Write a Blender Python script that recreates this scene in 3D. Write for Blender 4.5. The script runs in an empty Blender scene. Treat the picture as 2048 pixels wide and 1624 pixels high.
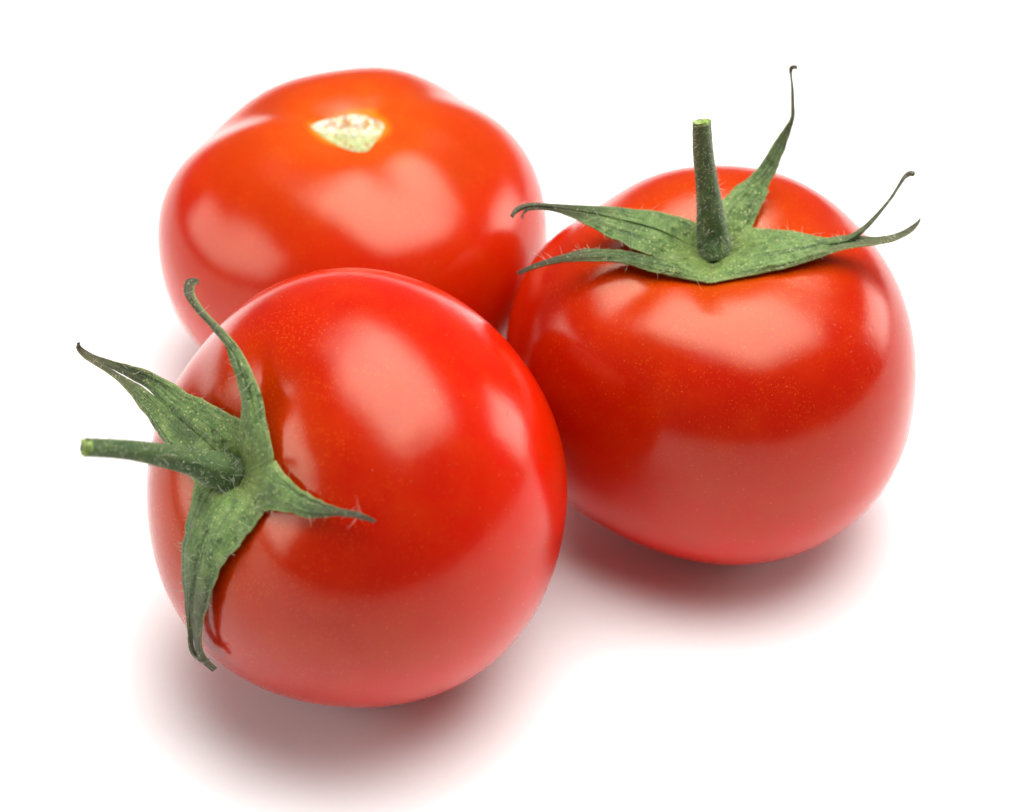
import bpy, math, random
import numpy as np
from mathutils import Matrix, Vector

# ------------------------------------------------------------------ camera, world, lamps, exposure
scene = bpy.context.scene
PITCH = math.radians(40.0)
cam_data = bpy.data.cameras.new('camera')
cam = bpy.data.objects.new('camera', cam_data)
scene.collection.objects.link(cam)
cam.location = (0.0, -0.37536, 0.34497)
cam.rotation_euler = (math.radians(50.0), 0.0, 0.0)
cam_data.lens = 100.0
cam_data.sensor_width = 36.0
cam_data.clip_start = 0.01
cam_data.clip_end = 50.0
cam_data.dof.use_dof = True
cam_data.dof.focus_distance = 0.458
cam_data.dof.aperture_fstop = 13.0
scene.camera = cam

world = bpy.data.worlds.new('World')
scene.world = world
world.use_nodes = True
bg = world.node_tree.nodes['Background']
bg.inputs['Color'].default_value = (1.0, 1.0, 1.0, 1.0)
bg.inputs['Strength'].default_value = 0.15

def softbox(name, direction, dist, size_x, size_y, radiance, roll=0.0):
    """A studio softbox: an area lamp of the given brightness aimed at the tomatoes."""
    d = Vector(direction).normalized()
    la = bpy.data.lights.new(name, 'AREA')
    la.shape = 'RECTANGLE'; la.size = size_x; la.size_y = size_y
    la.energy = radiance*math.pi*size_x*size_y
    la.color = (1.0, 0.99, 0.97)
    # the diffuser cloth is brightest in the middle and fades towards its frame
    la.use_nodes = True
    nt = la.node_tree; em = nt.nodes['Emission']
    sep = nt.nodes.new('ShaderNodeSeparateXYZ')
    nt.links.new(nt.nodes.new('ShaderNodeNewGeometry').outputs['Parametric'], sep.inputs[0])
    fade = []
    for ax in (0, 1):
        ctr = nt.nodes.new('ShaderNodeMath'); ctr.operation = 'SUBTRACT'; ctr.inputs[1].default_value = .5
        ab = nt.nodes.new('ShaderNodeMath'); ab.operation = 'ABSOLUTE'
        mr = nt.nodes.new('ShaderNodeMapRange'); mr.interpolation_type = 'SMOOTHSTEP'
        for k, v in (('From Min', .5), ('From Max', .18), ('To Min', 0.0), ('To Max', 1.0)): mr.inputs[k].default_value = v
        nt.links.new(sep.outputs[ax], ctr.inputs[0]); nt.links.new(ctr.outputs[0], ab.inputs[0]); nt.links.new(ab.outputs[0], mr.inputs['Value'])
        fade.append(mr.outputs[0])
    mu = nt.nodes.new('ShaderNodeMath'); mu.operation = 'MULTIPLY'
    nt.links.new(fade[0], mu.inputs[0]); nt.links.new(fade[1], mu.inputs[1]); nt.links.new(mu.outputs[0], em.inputs['Strength'])
    o = bpy.data.objects.new(name, la)
    scene.collection.objects.link(o)
    o.location = d*dist + Vector((0, 0, 0.03))
    o.rotation_euler = (d.to_track_quat('Z', 'Y').to_matrix() @ Matrix.Rotation(roll, 3, 'Z')).to_euler()
    return o
softbox('softbox_overhead', (0.12, 0.12, 0.97), 0.60, 1.02, 0.80, 9.0)
softbox('softbox_right', (0.88, 0.40, 0.20), 0.75, 0.42, 0.40, 6.6)
softbox('softbox_left', (-0.90, -0.10, 0.28), 0.72, 0.64, 0.42, 5.2)

vs = scene.view_settings
vs.view_transform = 'Standard'; vs.look = 'None'; vs.exposure = 0.0; vs.gamma = 1.0
vs.use_curve_mapping = False

# ---- fruit shapes
def fruit_r(t, ph, P):
    """Radius of a fruit (equator about 1) at polar angle t from the stem end and azimuth ph."""
    s = np.abs(np.sin(t)) + 1e-9; c = np.cos(t)
    b = np.where(c >= 0, P['bt'], P['bb']); n = np.where(c >= 0, P['nt'], P['nb'])
    r = (s**n + (np.abs(c)/b)**n + 1e-12)**(-1.0/n)
    r = r - P['dd']*np.exp(-(t/P['dw'])**2) - P.get('bd', .03)*np.exp(-((np.pi-t)/.30)**2)
    r = r - P.get('pit', 0.0)*np.exp(-(t/.13)**2)
    for (g, dep, w, t0, wt) in P['grooves']:
        d = (ph-g+np.pi) % (2*np.pi) - np.pi
        r = r - dep*np.exp(-(d/w)**2)*np.exp(-((t-t0)/wt)**2)*(1-np.exp(-(t/.40)**2))
    for (k, m, a, f) in P['waves']:
        r = r + a*np.cos(k*ph+f)*np.sin(t)**m
    return r
def axes(P):
    z = np.array(P['axis'], float); z /= np.linalg.norm(z)
    x = np.cross([0.0, 1.0, 0.0], z); x /= np.linalg.norm(x); y = np.cross(z, x)
    return np.stack([x, y, z], 1)          # columns: local axes in world space
# ---- shapes of the fruits and their calyxes, in fruit radii, fruit axes
FRUITS = {'back': {'bt': 0.75762, 'bb': 0.87204, 'nt': 2.35, 'nb': 2.034, 'dd': 0.125, 'dw': 0.44, 'grooves': [[2.74, 0.088, 0.38, 0.88, 0.46], [0.8, 0.066, 0.38, 0.92, 0.46], [-0.42, 0.02, 0.28, 0.8, 0.4], [-1.05, 0.048, 0.4, 0.72, 0.36], [-2.35, 0.035, 0.32, 1.1, 0.32]], 'waves': [[2.0, 2.0, 0.0041, 0.7026], [3.0, 2.0, 0.0271, -2.9835], [5.0, 2.0, 0.0071, 0.7218]], 'R': 0.03606, 'axis': (-0.0187, 0.0345, 1.0), 'centre': (-0.02865, 0.0485, 0.03052), 'pit': 0.0}, 'right': {'bt': 0.91668, 'bb': 0.84704, 'nt': 2.5, 'nb': 2.0785, 'dd': 0.145, 'dw': 0.46, 'grooves': [[-2.58, 0.038, 0.26, 0.52, 0.28], [-0.6, 0.012, 0.3, 0.6, 0.36], [2.35, 0.045, 0.34, 0.85, 0.42], [0.55, 0.03, 0.3, 0.6, 0.4], [-1.6, 0.003, 0.3, 0.6, 0.3]], 'waves': [[2.0, 2.0, 0.0219, 1.5222], [3.0, 2.0, 0.0222, 3.0502], [5.0, 2.0, 0.0033, 1.5744]], 'R': 0.03556, 'axis': (-0.0335, -0.102, 1.0), 'centre': (0.03516, 0.00987, 0.02963), 'pit': 0.06}, 'front': {'bt': 0.87324, 'bb': 0.90983, 'nt': 2.1604, 'nb': 2.0604, 'dd': 0.155, 'dw': 0.46, 'grooves': [[0.2, 0.022, 0.22, 0.46, 0.24], [-0.85, 0.022, 0.28, 0.48, 0.28], [-1.75, 0.014, 0.3, 0.62, 0.36], [-2.7, 0.025, 0.3, 0.6, 0.35], [1.6, 0.03, 0.3, 0.6, 0.35]], 'waves': [[2.0, 2.0, 0.0114, 2.7548], [3.0, 2.0, 0.0105, -2.9006], [5.0, 2.0, 0.0075, 1.4005]], 'R': 0.0359, 'axis': (-0.6182, -0.4102, 0.5), 'centre': (-0.02571, -0.02777, 0.03521), 'pit': 0.06}}
SEPALS_FRONT = [
  [[[[-0.01,-0.008,0.69],[-0.055,0.01,0.71],[-0.095,0.023,0.736],[-0.139,0.04,0.758],[-0.189,0.061,0.774],[-0.193,0.11,0.784],[-0.2,0.172,0.799],[-0.211,0.237,0.817],[-0.22,0.3,0.833],[-0.226,0.361,0.849],[-0.229,0.423,0.863],[-0.231,0.486,0.881],[-0.235,0.55,0.9],[-0.241,0.612,0.921],[-0.253,0.668,0.944],[-0.27,0.716,0.969],[-0.287,0.755,0.994],[-0.301,0.79,1.019],[-0.31,0.823,1.046],[-0.302,0.844,1.071],[-0.289,0.858,1.085]],[[-0.01,-0.008,0.69],[-0.018,0.029,0.698],[-0.019,0.058,0.714],[-0.019,0.087,0.731],[-0.021,0.117,0.747],[-0.032,0.178,0.773],[-0.056,0.254,0.794],[-0.088,0.328,0.804],[-0.12,0.41,0.817],[-0.152,0.488,0.829],[-0.185,0.544,0.836],[-0.21,0.591,0.85],[-0.229,0.631,0.872],[-0.243,0.665,0.897],[-0.257,0.702,0.924],[-0.273,0.744,0.953],[-0.291,0.785,0.976],[-0.308,0.826,0.997],[-0.317,0.859,1.028],[-0.302,0.864,1.062],[-0.282,0.858,1.081]]],[[[-0.01,-0.008,0.69],[-0.018,0.029,0.698],[-0.019,0.058,0.714],[-0.019,0.087,0.731],[-0.021,0.117,0.747],[-0.032,0.178,0.773],[-0.056,0.254,0.794],[-0.089,0.328,0.804],[-0.122,0.411,0.815],[-0.157,0.496,0.822],[-0.184,0.576,0.825],[-0.211,0.634,0.834],[-0.235,0.673,0.852],[-0.252,0.703,0.878],[-0.269,0.732,0.908],[-0.286,0.766,0.938],[-0.305,0.806,0.961],[-0.325,0.848,0.981],[-0.334,0.882,1.011],[-0.315,0.88,1.049],[-0.292,0.868,1.073]],[[-0.01,-0.008,0.69],[0.035,0.032,0.705],[0.101,0.053,0.745],[0.152,0.087,0.767],[0.194,0.129,0.78],[0.16,0.182,0.789],[0.123,0.244,0.801],[0.082,0.308,0.808],[0.036,0.379,0.816],[-0.012,0.454,0.825],[-0.06,0.527,0.834],[-0.104,0.594,0.846],[-0.144,0.651,0.863],[-0.184,0.699,0.884],[-0.221,0.742,0.908],[-0.257,0.783,0.931],[-0.292,0.827,0.951],[-0.32,0.867,0.972],[-0.326,0.892,1.006],[-0.297,0.879,1.051],[-0.263,0.857,1.081]]]],
  [[[[-0.01,-0.008,0.69],[0.035,0.032,0.705],[0.101,0.053,0.745],[0.152,0.087,0.767],[0.194,0.129,0.78],[0.234,0.142,0.797],[0.272,0.169,0.813],[0.299,0.211,0.824],[0.321,0.267,0.841],[0.34,0.332,0.857],[0.353,0.397,0.87],[0.354,0.453,0.875],[0.339,0.514,0.883],[0.314,0.582,0.889],[0.289,0.656,0.89],[0.271,0.722,0.886],[0.264,0.773,0.882],[0.268,0.804,0.878],[0.285,0.821,0.874],[0.308,0.815,0.869],[0.326,0.798,0.86]],[[-0.01,-0.008,0.69],[0.095,-0.071,0.747],[0.172,-0.11,0.774],[0.234,-0.135,0.784],[0.291,-0.156,0.788],[0.324,-0.08,0.801],[0.35,-0.007,0.809],[0.37,0.049,0.817],[0.391,0.106,0.829],[0.408,0.166,0.848],[0.418,0.231,0.866],[0.417,0.3,0.876],[0.402,0.393,0.896],[0.377,0.488,0.914],[0.351,0.561,0.92],[0.336,0.622,0.923],[0.33,0.669,0.924],[0.329,0.707,0.92],[0.333,0.74,0.912],[0.34,0.759,0.898],[0.343,0.768,0.877]]]],
  [[[[-0.01,-0.008,0.69],[0.095,-0.071,0.747],[0.172,-0.11,0.774],[0.234,-0.135,0.784],[0.291,-0.156,0.788],[0.3,-0.19,0.788],[0.311,-0.234,0.786],[0.326,-0.277,0.782],[0.343,-0.321,0.777],[0.364,-0.364,0.769],[0.386,-0.405,0.76],[0.408,-0.443,0.751],[0.431,-0.476,0.741],[0.455,-0.507,0.73],[0.478,-0.534,0.718],[0.502,-0.557,0.704],[0.524,-0.579,0.689],[0.539,-0.6,0.672],[0.549,-0.618,0.655],[0.556,-0.632,0.639],[0.56,-0.643,0.629]],[[-0.01,-0.008,0.69],[0.06,-0.113,0.752],[0.096,-0.188,0.776],[0.119,-0.251,0.785],[0.137,-0.31,0.789],[0.174,-0.338,0.789],[0.216,-0.371,0.784],[0.244,-0.401,0.778],[0.27,-0.429,0.772],[0.295,-0.455,0.767],[0.321,-0.478,0.761],[0.349,-0.498,0.754],[0.379,-0.517,0.746],[0.413,-0.535,0.735],[0.446,-0.554,0.723],[0.475,-0.575,0.708],[0.5,-0.595,0.692],[0.52,-0.615,0.673],[0.534,-0.631,0.655],[0.542,-0.643,0.641],[0.548,-0.651,0.631]]]],
  [[[[-0.01,-0.008,0.69],[-0.056,0.011,0.711],[-0.097,0.024,0.738],[-0.143,0.042,0.76],[-0.195,0.066,0.775],[-0.224,0.03,0.782],[-0.259,-0.013,0.789],[-0.299,-0.055,0.793],[-0.336,-0.097,0.793],[-0.373,-0.139,0.789],[-0.41,-0.179,0.781],[-0.45,-0.223,0.768],[-0.494,-0.268,0.749],[-0.541,-0.308,0.723],[-0.6,-0.345,0.686],[-0.672,-0.377,0.637],[-0.743,-0.398,0.584],[-0.787,-0.418,0.542],[-0.785,-0.442,0.521],[-0.762,-0.477,0.521],[-0.74,-0.508,0.525]],[[-0.01,-0.008,0.69],[-0.028,-0.022,0.698],[-0.042,-0.04,0.711],[-0.054,-0.058,0.725],[-0.068,-0.076,0.738],[-0.105,-0.108,0.762],[-0.152,-0.14,0.779],[-0.197,-0.169,0.789],[-0.239,-0.2,0.794],[-0.279,-0.231,0.796],[-0.318,-0.261,0.792],[-0.364,-0.292,0.782],[-0.416,-0.323,0.765],[-0.476,-0.346,0.744],[-0.542,-0.369,0.713],[-0.614,-0.393,0.67],[-0.683,-0.415,0.625],[-0.729,-0.442,0.588],[-0.729,-0.475,0.566],[-0.693,-0.511,0.572],[-0.653,-0.533,0.583]]],[[[-0.01,-0.008,0.69],[-0.028,-0.022,0.698],[-0.042,-0.04,0.711],[-0.054,-0.058,0.725],[-0.068,-0.076,0.738],[-0.105,-0.108,0.762],[-0.152,-0.14,0.779],[-0.197,-0.169,0.789],[-0.239,-0.2,0.794],[-0.279,-0.231,0.796],[-0.318,-0.261,0.792],[-0.362,-0.293,0.783],[-0.411,-0.327,0.769],[-0.461,-0.356,0.749],[-0.516,-0.387,0.721],[-0.576,-0.419,0.682],[-0.639,-0.446,0.638],[-0.693,-0.467,0.595],[-0.724,-0.483,0.562],[-0.732,-0.513,0.534],[-0.735,-0.539,0.503]],[[-0.01,-0.008,0.69],[0.06,-0.113,0.752],[0.096,-0.188,0.776],[0.119,-0.251,0.785],[0.137,-0.31,0.789],[0.088,-0.329,0.795],[0.025,-0.345,0.797],[-0.04,-0.355,0.796],[-0.101,-0.361,0.798],[-0.158,-0.367,0.799],[-0.21,-0.379,0.796],[-0.267,-0.399,0.787],[-0.329,-0.423,0.771],[-0.395,-0.443,0.749],[-0.467,-0.458,0.721],[-0.542,-0.472,0.687],[-0.606,-0.481,0.649],[-0.653,-0.492,0.612],[-0.681,-0.51,0.582],[-0.689,-0.537,0.557],[-0.693,-0.561,0.53]]]],
]
STEM_FRONT = [[-0.0172,0.0001,0.6809,0.0878],[-0.0342,0.0245,0.7309,0.0855],[-0.033,0.0326,0.8009,0.0786],[-0.0265,0.0445,0.9299,0.0586],[-0.0096,0.0416,1.0842,0.0505],[0.0002,0.0338,1.3008,0.0413],[-0.0164,0.027,1.5199,0.0387]]
SEPALS_RIGHT = [
  [[[[-0.0,0.035,0.75],[-0.065,0.01,0.768],[-0.131,-0.038,0.806],[-0.196,-0.067,0.827],[-0.259,-0.085,0.838],[-0.304,-0.078,0.856],[-0.358,-0.065,0.875],[-0.413,-0.044,0.892],[-0.473,-0.02,0.912],[-0.533,0.007,0.932],[-0.589,0.032,0.953],[-0.636,0.051,0.971],[-0.677,0.063,0.987],[-0.723,0.071,1.003],[-0.768,0.074,1.018],[-0.811,0.071,1.032],[-0.849,0.06,1.042],[-0.878,0.044,1.05],[-0.896,0.025,1.053],[-0.904,0.005,1.054],[-0.906,-0.013,1.055]],[[-0.0,0.035,0.75],[-0.043,0.045,0.765],[-0.087,0.046,0.788],[-0.131,0.049,0.808],[-0.174,0.058,0.824],[-0.224,0.064,0.847],[-0.289,0.075,0.871],[-0.358,0.084,0.895],[-0.421,0.092,0.916],[-0.482,0.098,0.937],[-0.545,0.104,0.959],[-0.599,0.104,0.977],[-0.647,0.1,0.994],[-0.7,0.095,1.009],[-0.75,0.088,1.024],[-0.796,0.08,1.036],[-0.836,0.071,1.046],[-0.868,0.061,1.054],[-0.888,0.048,1.06],[-0.903,0.026,1.057],[-0.912,-0.0,1.05]]],[[[-0.0,0.035,0.75],[-0.043,0.045,0.765],[-0.087,0.046,0.788],[-0.131,0.049,0.808],[-0.174,0.058,0.824],[-0.224,0.064,0.847],[-0.289,0.075,0.871],[-0.358,0.084,0.895],[-0.421,0.092,0.916],[-0.482,0.098,0.937],[-0.545,0.104,0.959],[-0.599,0.104,0.978],[-0.647,0.1,0.994],[-0.699,0.095,1.009],[-0.751,0.091,1.022],[-0.8,0.087,1.034],[-0.845,0.08,1.044],[-0.885,0.067,1.052],[-0.919,0.045,1.059],[-0.941,0.019,1.066],[-0.951,-0.007,1.072]],[[-0.0,0.035,0.75],[-0.02,0.068,0.771],[-0.04,0.1,0.792],[-0.059,0.135,0.811],[-0.079,0.175,0.825],[-0.116,0.186,0.842],[-0.175,0.197,0.862],[-0.253,0.198,0.89],[-0.324,0.19,0.914],[-0.392,0.175,0.938],[-0.46,0.158,0.962],[-0.532,0.142,0.983],[-0.607,0.131,1.0],[-0.676,0.123,1.013],[-0.741,0.119,1.023],[-0.803,0.116,1.032],[-0.851,0.111,1.04],[-0.89,0.097,1.048],[-0.925,0.074,1.056],[-0.949,0.041,1.061],[-0.963,0.005,1.064]]]],
  [[[[-0.0,0.035,0.75],[-0.008,-0.005,0.742],[-0.021,-0.108,0.793],[-0.032,-0.189,0.824],[-0.041,-0.238,0.826],[-0.096,-0.227,0.828],[-0.164,-0.214,0.835],[-0.231,-0.198,0.841],[-0.293,-0.182,0.851],[-0.353,-0.168,0.866],[-0.414,-0.156,0.884],[-0.475,-0.152,0.898],[-0.536,-0.152,0.907],[-0.597,-0.154,0.909],[-0.658,-0.151,0.907],[-0.72,-0.144,0.899],[-0.778,-0.139,0.882],[-0.83,-0.135,0.86],[-0.871,-0.131,0.839],[-0.906,-0.127,0.819],[-0.932,-0.122,0.802]],[[-0.0,0.035,0.75],[-0.065,0.01,0.768],[-0.131,-0.038,0.806],[-0.196,-0.067,0.827],[-0.259,-0.076,0.83],[-0.29,-0.078,0.837],[-0.327,-0.075,0.846],[-0.364,-0.069,0.857],[-0.403,-0.064,0.87],[-0.444,-0.061,0.883],[-0.487,-0.063,0.894],[-0.531,-0.067,0.904],[-0.578,-0.072,0.912],[-0.627,-0.08,0.916],[-0.677,-0.09,0.912],[-0.731,-0.099,0.9],[-0.781,-0.104,0.883],[-0.83,-0.104,0.863],[-0.874,-0.104,0.84],[-0.913,-0.105,0.818],[-0.941,-0.103,0.798]]]],
  [[[[-0.0,0.035,0.75],[-0.019,0.068,0.77],[-0.037,0.099,0.791],[-0.056,0.133,0.809],[-0.074,0.172,0.824],[-0.024,0.212,0.838],[0.024,0.262,0.86],[0.072,0.306,0.889],[0.125,0.343,0.916],[0.184,0.377,0.944],[0.235,0.416,0.979],[0.272,0.458,1.015],[0.311,0.5,1.057],[0.353,0.531,1.102],[0.385,0.545,1.145],[0.389,0.561,1.194],[0.385,0.602,1.265],[0.376,0.637,1.319],[0.372,0.658,1.353],[0.382,0.664,1.37],[0.408,0.657,1.375]],[[-0.0,0.035,0.75],[0.043,0.057,0.771],[0.086,0.075,0.795],[0.129,0.099,0.814],[0.173,0.13,0.826],[0.199,0.181,0.843],[0.227,0.237,0.862],[0.253,0.29,0.884],[0.278,0.343,0.909],[0.305,0.395,0.938],[0.33,0.438,0.97],[0.35,0.473,1.004],[0.368,0.505,1.042],[0.388,0.537,1.088],[0.403,0.565,1.142],[0.401,0.579,1.192],[0.396,0.61,1.262],[0.387,0.634,1.318],[0.382,0.643,1.354],[0.39,0.639,1.372],[0.409,0.628,1.382]]]],
  [[[[-0.0,0.035,0.75],[0.043,0.057,0.771],[0.086,0.075,0.795],[0.129,0.099,0.814],[0.173,0.134,0.822],[0.233,0.117,0.83],[0.301,0.095,0.841],[0.367,0.069,0.855],[0.433,0.037,0.864],[0.495,0.009,0.873],[0.551,-0.011,0.883],[0.596,-0.016,0.897],[0.642,-0.007,0.913],[0.689,0.017,0.932],[0.737,0.056,0.95],[0.786,0.106,0.968],[0.83,0.161,0.985],[0.864,0.213,1.004],[0.894,0.255,1.021],[0.923,0.279,1.024],[0.95,0.288,1.012]],[[-0.0,0.035,0.75],[0.04,0.032,0.759],[0.08,0.018,0.777],[0.12,0.001,0.798],[0.16,-0.006,0.81],[0.222,-0.029,0.831],[0.292,-0.045,0.846],[0.358,-0.053,0.857],[0.426,-0.059,0.868],[0.489,-0.063,0.878],[0.546,-0.064,0.889],[0.592,-0.061,0.897],[0.644,-0.041,0.912],[0.698,-0.004,0.93],[0.75,0.044,0.947],[0.8,0.101,0.962],[0.844,0.158,0.98],[0.877,0.207,1.002],[0.9,0.238,1.021],[0.923,0.252,1.029],[0.947,0.254,1.024]]],[[[-0.0,0.035,0.75],[0.04,0.032,0.759],[0.08,0.018,0.777],[0.12,0.001,0.798],[0.16,-0.002,0.806],[0.223,-0.024,0.826],[0.292,-0.038,0.84],[0.36,-0.04,0.846],[0.428,-0.04,0.85],[0.493,-0.035,0.852],[0.551,-0.025,0.854],[0.599,-0.012,0.856],[0.646,-0.005,0.856],[0.695,-0.003,0.856],[0.75,-0.004,0.856],[0.8,-0.0,0.862],[0.845,0.01,0.869],[0.886,0.029,0.875],[0.927,0.058,0.882],[0.955,0.086,0.887],[0.966,0.109,0.884]],[[-0.0,0.035,0.75],[-0.008,-0.005,0.742],[-0.021,-0.108,0.793],[-0.032,-0.189,0.824],[-0.041,-0.238,0.826],[0.03,-0.223,0.828],[0.108,-0.212,0.835],[0.183,-0.202,0.843],[0.265,-0.191,0.853],[0.342,-0.174,0.863],[0.417,-0.153,0.872],[0.493,-0.128,0.882],[0.559,-0.106,0.888],[0.62,-0.09,0.891],[0.685,-0.082,0.892],[0.751,-0.074,0.894],[0.81,-0.063,0.896],[0.858,-0.041,0.897],[0.908,-0.003,0.897],[0.947,0.046,0.894],[0.969,0.094,0.887]]]],
]
STEM_RIGHT = [[-0.0001,0.0345,0.7404,0.083],[-0.0027,0.0547,0.7801,0.0806],[-0.0123,0.0815,0.8433,0.0745],[-0.0225,0.0925,0.9537,0.0635],[-0.0407,0.1159,1.1177,0.053],[-0.0612,0.1185,1.3224,0.0471],[-0.0735,0.0881,1.5302,0.0422]]
SCAR = [[-0.2137,-0.0,0.673],[-0.1555,0.0654,0.66],[-0.0581,0.1166,0.6524],[0.0295,0.1297,0.6545],[0.1141,0.0912,0.6565],[0.1749,0.0176,0.6635],[0.1679,-0.0665,0.6642],[0.1348,-0.1669,0.6705],[0.1067,-0.26,0.6785],[0.0487,-0.2783,0.6827],[-0.015,-0.2363,0.677],[-0.0947,-0.1417,0.6614],[-0.1602,-0.0728,0.6654]]

# ------------------------------------------------------------------ small helpers
rng = np.random.default_rng(7)
def link(o, parent=None):
    scene.collection.objects.link(o)
    if parent is not None: o.parent = parent
    return o
def mesh_obj(name, verts, faces, mat, parent=None, uvs=None, smooth=True):
    me = bpy.data.meshes.new(name)
    me.from_pydata([tuple(map(float, v)) for v in verts], [], faces)
    if smooth: me.polygons.foreach_set('use_smooth', [True]*len(me.polygons))
    if uvs is not None:
        lay = me.uv_layers.new(name='UVMap')
        idx = np.empty(len(me.loops), dtype=np.int32); me.loops.foreach_get('vertex_index', idx)
        lay.data.foreach_set('uv', np.asarray(uvs, dtype=np.float32)[idx].ravel())
    me.materials.append(mat)
    me.update()
    return link(bpy.data.objects.new(name, me), parent)
def spline(P, n):
    P = np.asarray(P, float); m = len(P); u = np.linspace(0, m-1, n)
    i = np.minimum(u.astype(int), m-2); f = (u-i)[:, None]
    g = lambda k: P[np.clip(k, 0, m-1)]
    a, b, c, d = g(i-1), g(i), g(i+1), g(i+2)
    return .5*((2*b)+(c-a)*f+(2*a-5*b+4*c-d)*f*f+(3*b-a-3*c+d)*f**3)
def unit(v): return v/(np.linalg.norm(v, axis=-1, keepdims=True)+1e-12)

class Nodes:
    """Thin wrapper to write node materials in few lines."""
    def __init__(self, name):
        self.mat = bpy.data.materials.new(name); self.mat.use_nodes = True
        self.t = self.mat.node_tree; self.bsdf = self.t.nodes['Principled BSDF']
    def n(self, kind, **kw):
        nd = self.t.nodes.new(kind)
        for k, v in kw.items():
            if k.startswith('in_'):
                key = k[3:]; key = int(key) if key.isdigit() else key.replace('_', ' ')
                s = nd.inputs[key]
                if hasattr(v, 'node'): self.t.links.new(v, s)
                else: s.default_value = v
            else: setattr(nd, k, v)
        return nd
    def to(self, a, b): self.t.links.new(a, b)
    def math(self, op, a, b=0.0, c=0.0, clamp=False):
        nd = self.t.nodes.new('ShaderNodeMath'); nd.operation = op; nd.use_clamp = clamp
        for i, v in enumerate((a, b, c)):
            if hasattr(v, 'node'): self.t.links.new(v, nd.inputs[i])
            else: nd.inputs[i].default_value = v
        return nd.outputs[0]
    def ramp(self, fac, stops, interp='EASE'):
        nd = self.t.nodes.new('ShaderNodeValToRGB'); cr = nd.color_ramp; cr.interpolation = interp
        while len(cr.elements) < len(stops): cr.elements.new(0.5)
        for e, (p, c) in zip(cr.elements, stops):
            e.position = p; e.color = (c, c, c, 1) if isinstance(c, (int, float)) else (*c, 1)
        self.t.links.new(fac, nd.inputs[0]); return nd.outputs[0]
    def mix(self, fac, a, b, blend='MIX'):
        nd = self.t.nodes.new('ShaderNodeMix'); nd.data_type = 'RGBA'; nd.blend_type = blend
        for s, v in ((nd.inputs[0], fac), (nd.inputs[6], a), (nd.inputs[7], b)):
            if hasattr(v, 'node'): self.t.links.new(v, s)
            else: s.default_value = v if isinstance(v, (int, float)) else (*v, 1)
        return nd.outputs[2]
    def noise(self, vec, scale, detail=3.0, rough=.55):
        return self.n('ShaderNodeTexNoise', in_Vector=vec, in_Scale=scale, in_Detail=detail, in_Roughness=rough).outputs[0]

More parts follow.
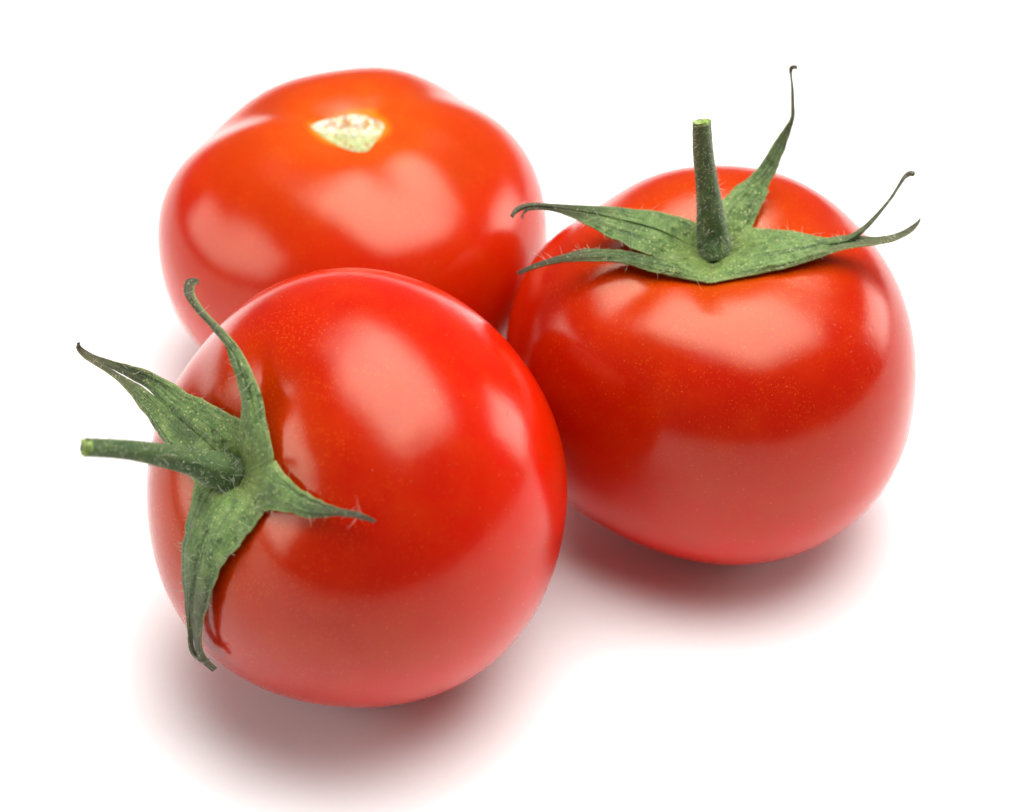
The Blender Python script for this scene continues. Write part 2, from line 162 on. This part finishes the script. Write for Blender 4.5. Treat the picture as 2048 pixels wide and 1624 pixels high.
# ------------------------------------------------------------------ materials
def skin_material(name, R, stops, orange, seed):
    """Waxy tomato skin: colour ripens with distance from the stem end, then brightens with painted table bounce, golden flecks under the skin, fine pores."""
    N = Nodes(name)
    oc = N.n('ShaderNodeTexCoord').outputs['Object']
    p = N.n('ShaderNodeVectorMath', operation='MULTIPLY_ADD', in_0=oc, in_1=(1/R,)*3, in_2=(seed*1.7, seed*.9, 0)).outputs[0]
    d = N.n('ShaderNodeVectorMath', operation='DISTANCE', in_0=oc, in_1=(0, 0, .72*R)).outputs['Value']
    d = N.math('DIVIDE', d, R*1.9)
    wob = N.math('MULTIPLY_ADD', N.noise(p, 2.2, 3), .16, -.08)
    col = N.ramp(N.math('ADD', d, wob), stops)
    # broad mottling
    mot = N.noise(p, 4.5, 4)
    col = N.mix(N.math('MULTIPLY', N.math('SUBTRACT', mot, .40, clamp=True), 1.6), col, orange)
    # fine cellular grain of the skin
    grain = N.n('ShaderNodeTexVoronoi', in_Vector=p, in_Scale=62.0)
    gf = N.ramp(grain.outputs['Distance'], [(0.0, 1.0), (.38, 0.0)], 'LINEAR')
    dens = N.ramp(d, [(.05, 1.0), (.32, .55), (.62, .14), (1.0, .05)], 'LINEAR')
    patch = N.ramp(N.noise(p, 7.0, 2), [(.36, .15), (.62, 1.0)], 'LINEAR')
    col = N.mix(N.math('MULTIPLY', N.math('MULTIPLY', gf, dens), N.math('MULTIPLY', patch, .62)), col, (.70, .16, .012))
    # sparse bright flecks of varied size
    v2 = N.n('ShaderNodeTexVoronoi', in_Vector=p, in_Scale=56.0)
    pick = N.n('ShaderNodeSeparateColor', in_0=v2.outputs['Color'])
    size = N.math('MULTIPLY_ADD', N.math('POWER', pick.outputs[1], 2.0), .15, .03)
    dot = N.math('LESS_THAN', v2.outputs['Distance'], size)
    keep = N.math('GREATER_THAN', N.math('ADD', pick.outputs[0], N.math('MULTIPLY', dens, .42)), .62)
    dot = N.math('MULTIPLY', dot, keep)
    col = N.mix(N.math('MULTIPLY', dot, N.math('MULTIPLY_ADD', pick.outputs[2], .55, .12)), col, (.70, .18, .03))
    b = N.bsdf
    N.to(col, b.inputs['Base Color'])
    rg = N.math('MULTIPLY_ADD', N.noise(p, 3.0, 3), .06, .155)
    N.to(rg, b.inputs['Roughness'])
    b.inputs['IOR'].default_value = 1.405
    b.inputs['Specular Tint'].default_value = (1.0, .93, .70, 1)
    b.inputs['Subsurface Weight'].default_value = .6
    b.inputs['Subsurface Radius'].default_value = (1.0, .12, .04)
    b.inputs['Subsurface Scale'].default_value = .006
    # pores and faint waviness of the skin
    pore_v = N.n('ShaderNodeTexVoronoi', in_Vector=p, in_Scale=27.0)
    pore_c = N.n('ShaderNodeSeparateColor', in_0=pore_v.outputs['Color'])
    pore = N.math('MULTIPLY', N.ramp(pore_v.outputs['Distance'], [(0.0, 1.0), (.13, 0.0)], 'LINEAR'), N.math('GREATER_THAN', pore_c.outputs[0], .55))
    hgt = N.math('SUBTRACT', N.math('MULTIPLY', N.noise(p, 60, 2), .10), N.math('MULTIPLY', pore, .7))
    hgt = N.math('ADD', hgt, N.math('MULTIPLY', N.noise(p, 9.0, 2), .8))
    bp = N.n('ShaderNodeBump', in_Strength=.5, in_Distance=.00012, in_Height=hgt)
    N.to(bp.outputs[0], b.inputs['Normal'])
    return N.mat

def leaf_material():
    """Tomato calyx green: fuzzy, mottled, with lengthwise veins; the thin ends are dried grey brown."""
    N = Nodes('sepal_green')
    tc = N.n('ShaderNodeTexCoord'); oc = tc.outputs['Object']
    uv = N.n('ShaderNodeSeparateXYZ', in_0=tc.outputs['UV'])
    u, v = uv.outputs[0], uv.outputs[1]
    info = N.n('ShaderNodeObjectInfo').outputs['Random']
    vc = N.n('ShaderNodeCombineXYZ', in_X=N.math('MULTIPLY', u, 2.4), in_Y=N.math('MULTIPLY', v, 9.0), in_Z=N.math('MULTIPLY', info, 50)).outputs[0]
    vein = N.noise(vc, 1.6, 3, .6)
    mot = N.noise(oc, 420.0, 4, .6)
    fine = N.noise(oc, 2600.0, 2, .6)
    big = N.noise(oc, 110.0, 3, .6)
    col = N.ramp(mot, [(.32, (0.0429, 0.0956, 0.0146)), (.50, (0.0930, 0.1744, 0.0338)), (.68, (0.1610, 0.2419, 0.0675))], 'LINEAR')
    col = N.mix(N.math('MULTIPLY', N.ramp(vein, [(.39, .9), (.54, 0.0)]), N.ramp(u, [(.15, .15), (.5, 1.0)])), col, (.022, .048, .016))
    col = N.mix(N.ramp(fine, [(.42, 0.0), (.72, .6)]), col, (0.2385, 0.3037, 0.1125))
    col = N.mix(N.ramp(big, [(.50, 0.0), (.72, .6)]), col, (.034, .066, .014))
    # yellowish towards the middle of the calyx, dried towards the tip
    col = N.mix(N.ramp(u, [(.05, .42), (.30, 0.0)]), col, (0.1524, 0.2063, 0.0250))
    dry = N.math('ADD', u, N.math('MULTIPLY_ADD', vein, .5, -.25))
    col = N.mix(N.ramp(dry, [(.42, 0.0), (.74, .75), (.95, .95)]), col, (.072, .060, .034))
    edge = N.math('ABSOLUTE', N.math('MULTIPLY_ADD', v, 2.0, -1.0))
    col = N.mix(N.ramp(edge, [(.90, 0.0), (1.0, .45)]), col, (.24, .27, .08))
    # gland dots
    vo = N.n('ShaderNodeTexVoronoi', in_Vector=oc, in_Scale=1650.0)
    pk = N.n('ShaderNodeSeparateColor', in_0=vo.outputs['Color'])
    dot = N.math('MULTIPLY', N.math('LESS_THAN', vo.outputs['Distance'], .30), N.math('GREATER_THAN', pk.outputs[0], N.ramp(u, [(.08, .45), (.45, .88)])))
    col = N.mix(N.math('MULTIPLY', dot, .6), col, (.42, .43, .16))
    # dark sunken dimples
    vd = N.n('ShaderNodeTexVoronoi', in_Vector=oc, in_Scale=470.0)
    pd = N.n('ShaderNodeSeparateColor', in_0=vd.outputs['Color'])
    dim = N.math('MULTIPLY', N.ramp(vd.outputs['Distance'], [(.12, 1.0), (.42, 0.0)]), N.math('GREATER_THAN', pd.outputs[0], .58))
    col = N.mix(N.math('MULTIPLY', dim, .55), col, (.035, .085, .018))
    b = N.bsdf
    N.to(col, b.inputs['Base Color'])
    b.inputs['Roughness'].default_value = .58
    b.inputs['Specular IOR Level'].default_value = .35
    b.inputs['Sheen Weight'].default_value = .05
    b.inputs['Subsurface Weight'].default_value = .12
    b.inputs['Subsurface Radius'].default_value = (.5, 1.0, .25)
    b.inputs['Subsurface Scale'].default_value = .0006
    h = N.math('ADD', N.math('MULTIPLY', vein, .9), N.math('MULTIPLY', mot, 1.2))
    h = N.math('SUBTRACT', N.math('ADD', h, N.math('MULTIPLY', fine, .35)), N.math('MULTIPLY', dim, .5))
    bp = N.n('ShaderNodeBump', in_Strength=1.0, in_Distance=.0006, in_Height=h)
    N.to(bp.outputs[0], b.inputs['Normal'])
    return N.mat

def stem_material():
    N = Nodes('stem_green')
    tc = N.n('ShaderNodeTexCoord'); oc = tc.outputs['Object']
    st = N.n('ShaderNodeVectorMath', operation='MULTIPLY', in_0=oc, in_1=(1, 1, .22)).outputs[0]
    ridge = N.noise(st, 900.0, 3)
    gr = N.noise(oc, 2300.0, 3, .7)
    mot = N.noise(oc, 300.0, 3)
    col = N.ramp(mot, [(.3, (0.0324, 0.0675, 0.0153)), (.7, (0.0738, 0.1242, 0.0360))], 'LINEAR')
    col = N.mix(N.ramp(gr, [(.48, 0.0), (.74, .75)]), col, (0.1350, 0.1800, 0.0765))
    col = N.mix(N.ramp(ridge, [(.36, .6), (.5, 0.0)]), col, (.022, .050, .016))
    vo = N.n('ShaderNodeTexVoronoi', in_Vector=oc, in_Scale=1700.0)
    pk = N.n('ShaderNodeSeparateColor', in_0=vo.outputs['Color'])
    dot = N.math('MULTIPLY', N.math('LESS_THAN', vo.outputs['Distance'], .28), N.math('GREATER_THAN', pk.outputs[0], .72))
    col = N.mix(N.math('MULTIPLY', dot, .6), col, (.36, .38, .15))
    b = N.bsdf
    N.to(col, b.inputs['Base Color'])
    b.inputs['Roughness'].default_value = .62
    b.inputs['Specular IOR Level'].default_value = .3
    b.inputs['Sheen Weight'].default_value = .12
    h = N.math('ADD', N.math('MULTIPLY', ridge, .8), N.math('MULTIPLY', gr, .6))
    bp = N.n('ShaderNodeBump', in_Strength=.8, in_Distance=.0003, in_Height=h)
    N.to(bp.outputs[0], b.inputs['Normal'])
    return N.mat

def cut_material():
    N = Nodes('cut_stem_flesh')
    oc = N.n('ShaderNodeTexCoord').outputs['Object']
    col = N.ramp(N.noise(oc, 1500.0, 3), [(.35, (.13, .22, .03)), (.65, (.30, .36, .10))], 'LINEAR')
    N.to(col, N.bsdf.inputs['Base Color']); N.bsdf.inputs['Roughness'].default_value = .5
    return N.mat

def hair_material():
    N = Nodes('plant_hair')
    oc = N.n('ShaderNodeTexCoord').outputs['Object']
    col = N.ramp(N.noise(oc, 900.0, 1), [(.35, (.33, .37, .24)), (.65, (.62, .62, .48))], 'LINEAR')
    N.to(col, N.bsdf.inputs['Base Color']); N.bsdf.inputs['Roughness'].default_value = .45
    return N.mat

def scar_material(R):
    """Corky cream scar with green moist flesh low down and brown cracks."""
    N = Nodes('corky_scar')
    tc = N.n('ShaderNodeTexCoord'); oc = tc.outputs['Object']
    xyz = N.n('ShaderNodeSeparateXYZ', in_0=oc)
    n1 = N.noise(oc, 620.0, 4, .55); n2 = N.noise(oc, 300.0, 3, .6)
    col = N.ramp(n1, [(.34, (.42, .39, .20)), (.50, (.68, .63, .44)), (.66, (.78, .70, .60))], 'LINEAR')
    front = N.math('MULTIPLY_ADD', xyz.outputs[1], -1/(R*.16), N.math('MULTIPLY_ADD', n2, 1.6, -.75))
    col = N.mix(N.ramp(front, [(.0, 0.0), (.75, .62)]), col, (.27, .37, .09))
    cr = N.noise(oc, 330.0, 4, .6)
    crack = N.ramp(N.math('ABSOLUTE', N.math('SUBTRACT', cr, .5)), [(0.015, 1.0), (.055, 0.0)], 'LINEAR')
    back = N.ramp(N.math('MULTIPLY_ADD', xyz.outputs[1], 1/(R*.2), .35), [(.25, 0.0), (.6, .85)])
    col = N.mix(N.math('MULTIPLY', crack, back), col, (.20, .045, .018))
    col = N.mix(N.math('MULTIPLY', N.ramp(n2, [(.5, 0.0), (.66, 1.0)]), N.math('MULTIPLY', back, .85)), col, (.55, .17, .14))
    b = N.bsdf
    N.to(col, b.inputs['Base Color']); b.inputs['Roughness'].default_value = .6
    h = N.math('SUBTRACT', n1, N.math('MULTIPLY', crack, .6))
    bp = N.n('ShaderNodeBump', in_Strength=.9, in_Distance=.0005, in_Height=h)
    N.to(bp.outputs[0], b.inputs['Normal'])
    return N.mat

def table_material():
    N = Nodes('white_matt_board')
    oc = N.n('ShaderNodeTexCoord').outputs['Object']
    col = N.ramp(N.noise(oc, 900.0, 2), [(.3, .845), (.7, .86)], 'LINEAR')
    N.to(col, N.bsdf.inputs['Base Color']); N.bsdf.inputs['Roughness'].default_value = .75
    N.bsdf.inputs['Specular IOR Level'].default_value = .2
    return N.mat

M_LEAF, M_STEM, M_CUT, M_HAIR = leaf_material(), stem_material(), cut_material(), hair_material()
RED, BOUNCE_RED = (.375, .0066, .0), (.60, .0066, .0)  # second red, brighter far from the stem: table bounce painted into the skin
M_SKIN = {
    'front': skin_material('tomato_skin_red', FRUITS['front']['R'], [(0.0, (0.4050, 0.0486, 0.0005)), (.17, (0.3888, 0.0243, 0.0004)), (.40, RED), (.8, BOUNCE_RED)], (.44, .022, .0002), 1.0),
    'right': skin_material('tomato_skin_scarlet', FRUITS['right']['R'], [(0.0, (0.4212, 0.0648, 0.0008)), (.20, (0.3969, 0.0324, 0.0004)), (.42, RED), (.8, BOUNCE_RED)], (.45, .023, .0002), 4.0),
    'back': skin_material('tomato_skin_orange', FRUITS['back']['R'], [(0.0, (.70, .30, .012)), (.088, (.56, .18, .006)), (.122, (.45, .055, .001)), (.32, (0.3888, 0.0259, 0.0004)), (.50, (.445, .012, .0005)), (.8, BOUNCE_RED)], (.46, .028, .0003), 8.0),
}

# ------------------------------------------------------------------ the white surface
S = 2.2
tb = mesh_obj('white_tabletop', [(-S, -S, -.02), (S, -S, -.02), (S, S, -.02), (-S, S, -.02), (-S, -S, 0), (S, -S, 0), (S, S, 0), (-S, S, 0)],
              [(0, 3, 2, 1), (4, 5, 6, 7), (0, 1, 5, 4), (1, 2, 6, 5), (2, 3, 7, 6), (3, 0, 4, 7)], table_material(), smooth=False)
tb['kind'] = 'structure'

# ------------------------------------------------------------------ tomatoes
def make_fruit(P, mat, parent, nt=150, nph=260):
    R = P['R']
    t = np.linspace(0, np.pi, nt+1)[1:-1]; ph = np.linspace(0, 2*np.pi, nph, endpoint=False)
    T, H = np.meshgrid(t, ph, indexing='ij'); r = fruit_r(T, H, P)
    V = np.stack([r*np.sin(T)*np.cos(H), r*np.sin(T)*np.sin(H), r*np.cos(T)], -1).reshape(-1, 3)
    top = float(np.mean(fruit_r(np.full(nph, 1e-4), ph, P))); bot = float(np.mean(fruit_r(np.full(nph, np.pi-1e-4), ph, P)))
    V = np.vstack([V, [[0, 0, top]], [[0, 0, -bot]]])*R
    F = []
    for i in range(nt-2):
        for j in range(nph):
            k = (j+1) % nph
            F.append((i*nph+j, (i+1)*nph+j, (i+1)*nph+k, i*nph+k))
    a = len(V)-2
    for j in range(nph):
        k = (j+1) % nph
        F.append((a, j, k)); F.append((a+1, (nt-2)*nph+k, (nt-2)*nph+j))
    return mesh_obj('fruit', V, F, mat, parent)

def sheet(top, nrm, thick, uvs):
    """Close a grid of points (nu x nv x 3) into a thin solid leaf."""
    nu, nv = top.shape[:2]
    low = top - nrm*thick[..., None]
    V = np.vstack([top.reshape(-1, 3), low.reshape(-1, 3)]); o = nu*nv
    F = []
    for i in range(nu-1):
        for j in range(nv-1):
            a, b, c, d = i*nv+j, i*nv+j+1, (i+1)*nv+j+1, (i+1)*nv+j
            F.append((a, b, c, d)); F.append((o+a, o+d, o+c, o+b))
    for i in range(nu-1):
        for j, s in ((0, 1), (nv-1, -1)):
            a, d = i*nv+j, (i+1)*nv+j
            F.append((a, d, o+d, o+a)[::s])
    for i, s in ((0, -1), (nu-1, 1)):
        for j in range(nv-1):
            a, b = i*nv+j, i*nv+j+1
            F.append((a, b, o+b, o+a)[::-s])
    return V, F, np.vstack([uvs.reshape(-1, 2)]*2)

def make_sepal(strips, R, parent, hair_pts, seed):
    g = np.random.default_rng(seed)
    VV, FF, UU = [], [], []; off = 0; ns = len(strips)
    for k, (L, Q) in enumerate(strips):
        nu, nv = 64, 11 if ns == 1 else 7
        L = spline(L, nu); Q = spline(Q, nu)
        rag = np.convolve(g.normal(size=(nu+4)), np.ones(3)/3, 'same')[2:-2]*.05, np.convolve(g.normal(size=(nu+4)), np.ones(3)/3, 'same')[2:-2]*.05
        W = (Q-L)*np.clip((np.arange(nu)-14)/10, 0, 1)[:, None]
        if k == 0: L = L + W*rag[0][:, None]
        if k == ns-1: Q = Q + W*rag[1][:, None]
        # an uneven, slightly ragged edge
        u = np.linspace(0, 1, nu)
        v = np.linspace(0, 1, nv)
        P = L[:, None]*(1-v[None, :, None]) + Q[:, None]*v[None, :, None]
        wid = np.linalg.norm(Q-L, axis=1)
        du = np.gradient(P, axis=0); dv = np.broadcast_to((Q-L)[:, None], P.shape)
        n = unit(np.cross(du, dv)); n[0] = n[1]
        for _ in range(3): n[1:-1] = unit(n[:-2]+2*n[1:-1]+n[2:])
        s = np.sign(np.sum(n*unit(P), -1).mean()) or 1.0
        nn = n*s
        vg = (k+v)/ns
        # shallow cross curve and lengthwise pleats that grow towards the drying tip
        cross = .16*np.minimum(wid, .22)[:, None]*(4*vg*(1-vg))[None, :]*np.clip((u-.10)/.2, 0, 1)[:, None]
        f1, f2 = g.uniform(2.6, 3.6), g.uniform(4.5, 6.0)
        ple = (np.sin(2*np.pi*(f1*vg[None, :]+.5*np.sin(3*u)[:, None]+g.random()))*.6+np.sin(2*np.pi*(f2*vg[None, :]+.8*u[:, None]+g.random()))*.4)
        ple = ple*np.minimum(wid, .2)[:, None]*.06*np.clip(.25+u*1.2, 0, 1)[:, None]
        lump = .004*np.sin(9*u+g.random()*6)[:, None]*np.ones(nv)[None]
        top = P + nn*(cross+ple+lump*np.clip((u-.15)/.2, 0, 1)[:, None])[..., None]
        e = 1-np.abs(2*vg-1)[None, :]*np.ones((nu, 1))
        th = np.minimum(.006+.012*np.sqrt(e), .012+.25*wid[:, None])
        uvs = np.stack(np.broadcast_arrays(u[:, None], vg[None, :]), -1)
        V, F, U = sheet(top, nn, th, uvs)
        VV.append(V); UU.append(U); FF += [tuple(i+off for i in f) for f in F]; off += len(V)
        edge_rows = ([0] if k == 0 else [])+([nv-1] if k == ns-1 else [])
        for _ in range(int(900*float(np.sum(np.linalg.norm(np.diff(L, axis=0), axis=1)))*.04)):
            i = int(g.uniform(.14, .9)*(nu-1)); onedge = g.random() < .6
            j = edge_rows[g.integers(len(edge_rows))] if onedge and edge_rows else int(g.integers(nv))
            out = unit(P[i, j]-P[i].mean(0))*(1.0 if onedge else .25)
            hair_pts.append((top[i, j], unit(nn[i, j]*g.uniform(.5, 1.1)+out*g.uniform(.4, 1.2)+g.normal(size=3)*.35), g.uniform(.012, .048)))
    o = mesh_obj('sepal', np.vstack(VV)*R, FF, M_LEAF, parent, np.vstack(UU))
    o.data.set_sharp_from_angle(angle=math.radians(48))
    return o

def make_hairs(pts, R, parent, seed):
    g = np.random.default_rng(seed)
    V, F = [], []
    for (p, d, ln) in pts:
        bend = g.normal(size=3)*.55
        side = unit(np.cross(d, g.normal(size=3))); oth = np.cross(d, side); base = len(V)
        for q in range(4):
            f = q/3.0
            c = p + d*ln*f + bend*ln*f*f
            rr = .0010*(1-.75*f)
            for a in range(3):
                V.append((c+rr*(side*math.cos(a*2.094)+oth*math.sin(a*2.094)))*R)
        for q in range(3):
            for a in range(3):
                b = (a+1) % 3
                F.append((base+q*3+a, base+q*3+b, base+q*3+3+b, base+q*3+3+a))
    o = mesh_obj('fine_hairs', V, F, M_HAIR, parent)
    o['kind'] = 'stuff'
    return o

def make_stem(ctrl, R, parent, seed, cut=0.0):
    g = np.random.default_rng(seed)
    C = spline(np.array(ctrl), 60); pts, rad = C[:, :3], C[:, 3]
    ns = 36; tan = unit(np.gradient(pts, axis=0))
    x = unit(np.cross(tan, [0, 1, .1])); y = np.cross(tan, x)
    a = np.linspace(0, 2*np.pi, ns, endpoint=False)
    u = np.linspace(0, 1, 60)
    prof = 1+.035*np.cos(5*a[None]+1.5*u[:, None])+.03*np.cos(2*a[None]+g.random()*6)+.018*np.sin(17*u[:, None]+3*a[None])+g.normal(size=(60, ns))*.008
    ring = pts[:, None]+(rad[:, None]*prof)[..., None]*(x[:, None]*np.cos(a)[None, :, None]+y[:, None]*np.sin(a)[None, :, None])
    wt = np.clip((np.arange(60)-46)/13.0, 0, 1)**1.5
    slope = cut*rad[-1]*(np.cos(a)*float(x[-1] @ np.array([0, -1, 0]))+np.sin(a)*float(y[-1] @ np.array([0, -1, 0])))
    ring = ring+(wt[:, None]*slope[None])[..., None]*tan[:, None]
    V = ring.reshape(-1, 3); F = []
    for i in range(59):
        for j in range(ns):
            k = (j+1) % ns
            F.append((i*ns+j, i*ns+k, (i+1)*ns+k, (i+1)*ns+j))
    stem = mesh_obj('stem', V*R, F, M_STEM, parent)
    # the cut end: an uneven, slightly domed face with a torn lip
    cv, cf = [], []
    nr = 6
    for q in range(nr):
        f = 1-q/(nr-1)*.98
        lip = .012*np.sin(a*3+seed)+.008*np.sin(a*7)
        h = .010*(1-f*f) + lip*f*.6 + g.normal(size=ns)*.0025
        row = pts[-1]+(rad[-1]*prof[-1]*f*(1.0 if q else 1.012))[:, None]*(x[-1]*np.cos(a)[:, None]+y[-1]*np.sin(a)[:, None])+tan[-1]*(h-.004+slope*f)[:, None]
        cv.append(row)
    cv = np.vstack([ring[-2]*.0 + (pts[-2]+(ring[-2]-pts[-2])*1.012)]+cv)
    for i in range(nr):
        for j in range(ns):
            k = (j+1) % ns
            cf.append((i*ns+j, i*ns+k, (i+1)*ns+k, (i+1)*ns+j))
    cf.append(tuple(nr*ns+j for j in range(ns)))
    mesh_obj('cut_end', cv*R, cf, M_CUT, stem)
    hp = []
    for _ in range(520):
        i, j = int(g.integers(4, 59)), int(g.integers(ns)); nrm = unit(ring[i, j]-pts[i])
        hp.append((ring[i, j], unit(nrm+g.normal(size=3)*.5), g.uniform(.008, .022) if g.random() < .85 else g.uniform(.03, .055)))
    make_hairs(hp, R, stem, seed+1)
    return stem

def make_calyx(sepals, P, parent, seed):
    """Star of five sepals round a small disc that sits in the hollow under the stem."""
    R = P['R']; nph = 60; V = [[0, 0, float(fruit_r(np.array(1e-4), np.array(0.0), P))+.012]]; F = []
    rows = [.03, .06, .09, .12, .15, .18]
    ph = np.linspace(0, 2*np.pi, nph, endpoint=False)
    for i, t in enumerate(rows):
        lift = .014 if i < 5 else -.004
        r = fruit_r(np.full(nph, t), ph, P)+lift
        tt = t*(1+.08*np.sin(5*ph))
        V += np.stack([r*np.sin(tt)*np.cos(ph), r*np.sin(tt)*np.sin(ph), r*np.cos(tt)], -1).tolist()
    V = np.array(V)
    for j in range(nph): F.append((0, 1+j, 1+(j+1) % nph))
    for i in range(len(rows)-1):
        for j in range(nph):
            k = (j+1) % nph
            F.append((1+i*nph+j, 1+(i+1)*nph+j, 1+(i+1)*nph+k, 1+i*nph+k))
    uv = np.zeros((len(V), 2)); uv[:, 0] = .08; uv[:, 1] = .5
    cal = mesh_obj('calyx', V*R, F, M_LEAF, parent, uv)
    hp = []
    for i, s in enumerate(sepals): make_sepal(s, R, cal, hp, seed+i*11)
    make_hairs(hp, R, cal, seed+99)
    return cal

def make_scar(P, parent):
    """Irregular corky scar where the stem broke away, slightly proud of its hollow and cracked."""
    R = P['R']; g = np.random.default_rng(5)
    out = np.array(SCAR); d = unit(out); cen = unit(d.mean(0))
    n = 72
    loop = unit(spline(np.vstack([d, d[:1]]), n+1)[:-1]); V = []; nr = 14
    for q in range(nr):
        f = 1-q/(nr-1)*.985
        dd = unit(cen*(1-f)+loop*f*(1+(.03*np.sin(np.arange(n)*1.9)+.025*np.sin(np.arange(n)*.7))[:, None]*(f > .8)))
        t = np.arccos(np.clip(dd[:, 2], -1, 1)); ph = np.arctan2(dd[:, 1], dd[:, 0])
        lift = -.012 if q == 0 else (.004 if q == 1 else .002+g.normal(size=n)*.0035)
        V.append(dd*(fruit_r(t, ph, P)+lift)[:, None])
    V = np.vstack(V); F = []
    for i in range(nr-1):
        for j in range(n):
            k = (j+1) % n
            F.append((i*n+j, i*n+k, (i+1)*n+k, (i+1)*n+j))
    F.append(tuple((nr-1)*n+j for j in range(n)))
    return mesh_obj('stem_scar', V*R, F, scar_material(R), parent)

LABELS = {
    'front': 'foremost ripe red tomato lying on its side, green stem pointing left',
    'right': 'upright ripe red tomato on the right with its green stem pointing up',
    'back': 'stemless orange-shouldered tomato at the back showing a pale stem scar',
}
for key in ('front', 'right', 'back'):
    P = FRUITS[key]; c = P['centre']
    root = bpy.data.objects.new('tomato', None)
    root.empty_display_size = .01; link(root)
    root.location = (c[0], c[1], 0.0)
    root['label'] = LABELS[key]; root['category'] = 'tomato'; root['group'] = 'ripe tomatoes on the white surface'
    A = axes(P); rot = Matrix([list(map(float, row)) for row in A]).to_euler()
    parts = [make_fruit(P, M_SKIN[key], root)]
    if key == 'back':
        parts.append(make_scar(P, root))
    else:
        parts.append(make_calyx(SEPALS_FRONT if key == 'front' else SEPALS_RIGHT, P, root, 20 if key == 'front' else 60))
        parts.append(make_stem(STEM_FRONT if key == 'front' else STEM_RIGHT, P['R'], root, 31 if key == 'front' else 77, 0.0 if key == 'front' else .75))
    for o in parts:
        o.location = (0, 0, c[2]); o.rotation_euler = rot
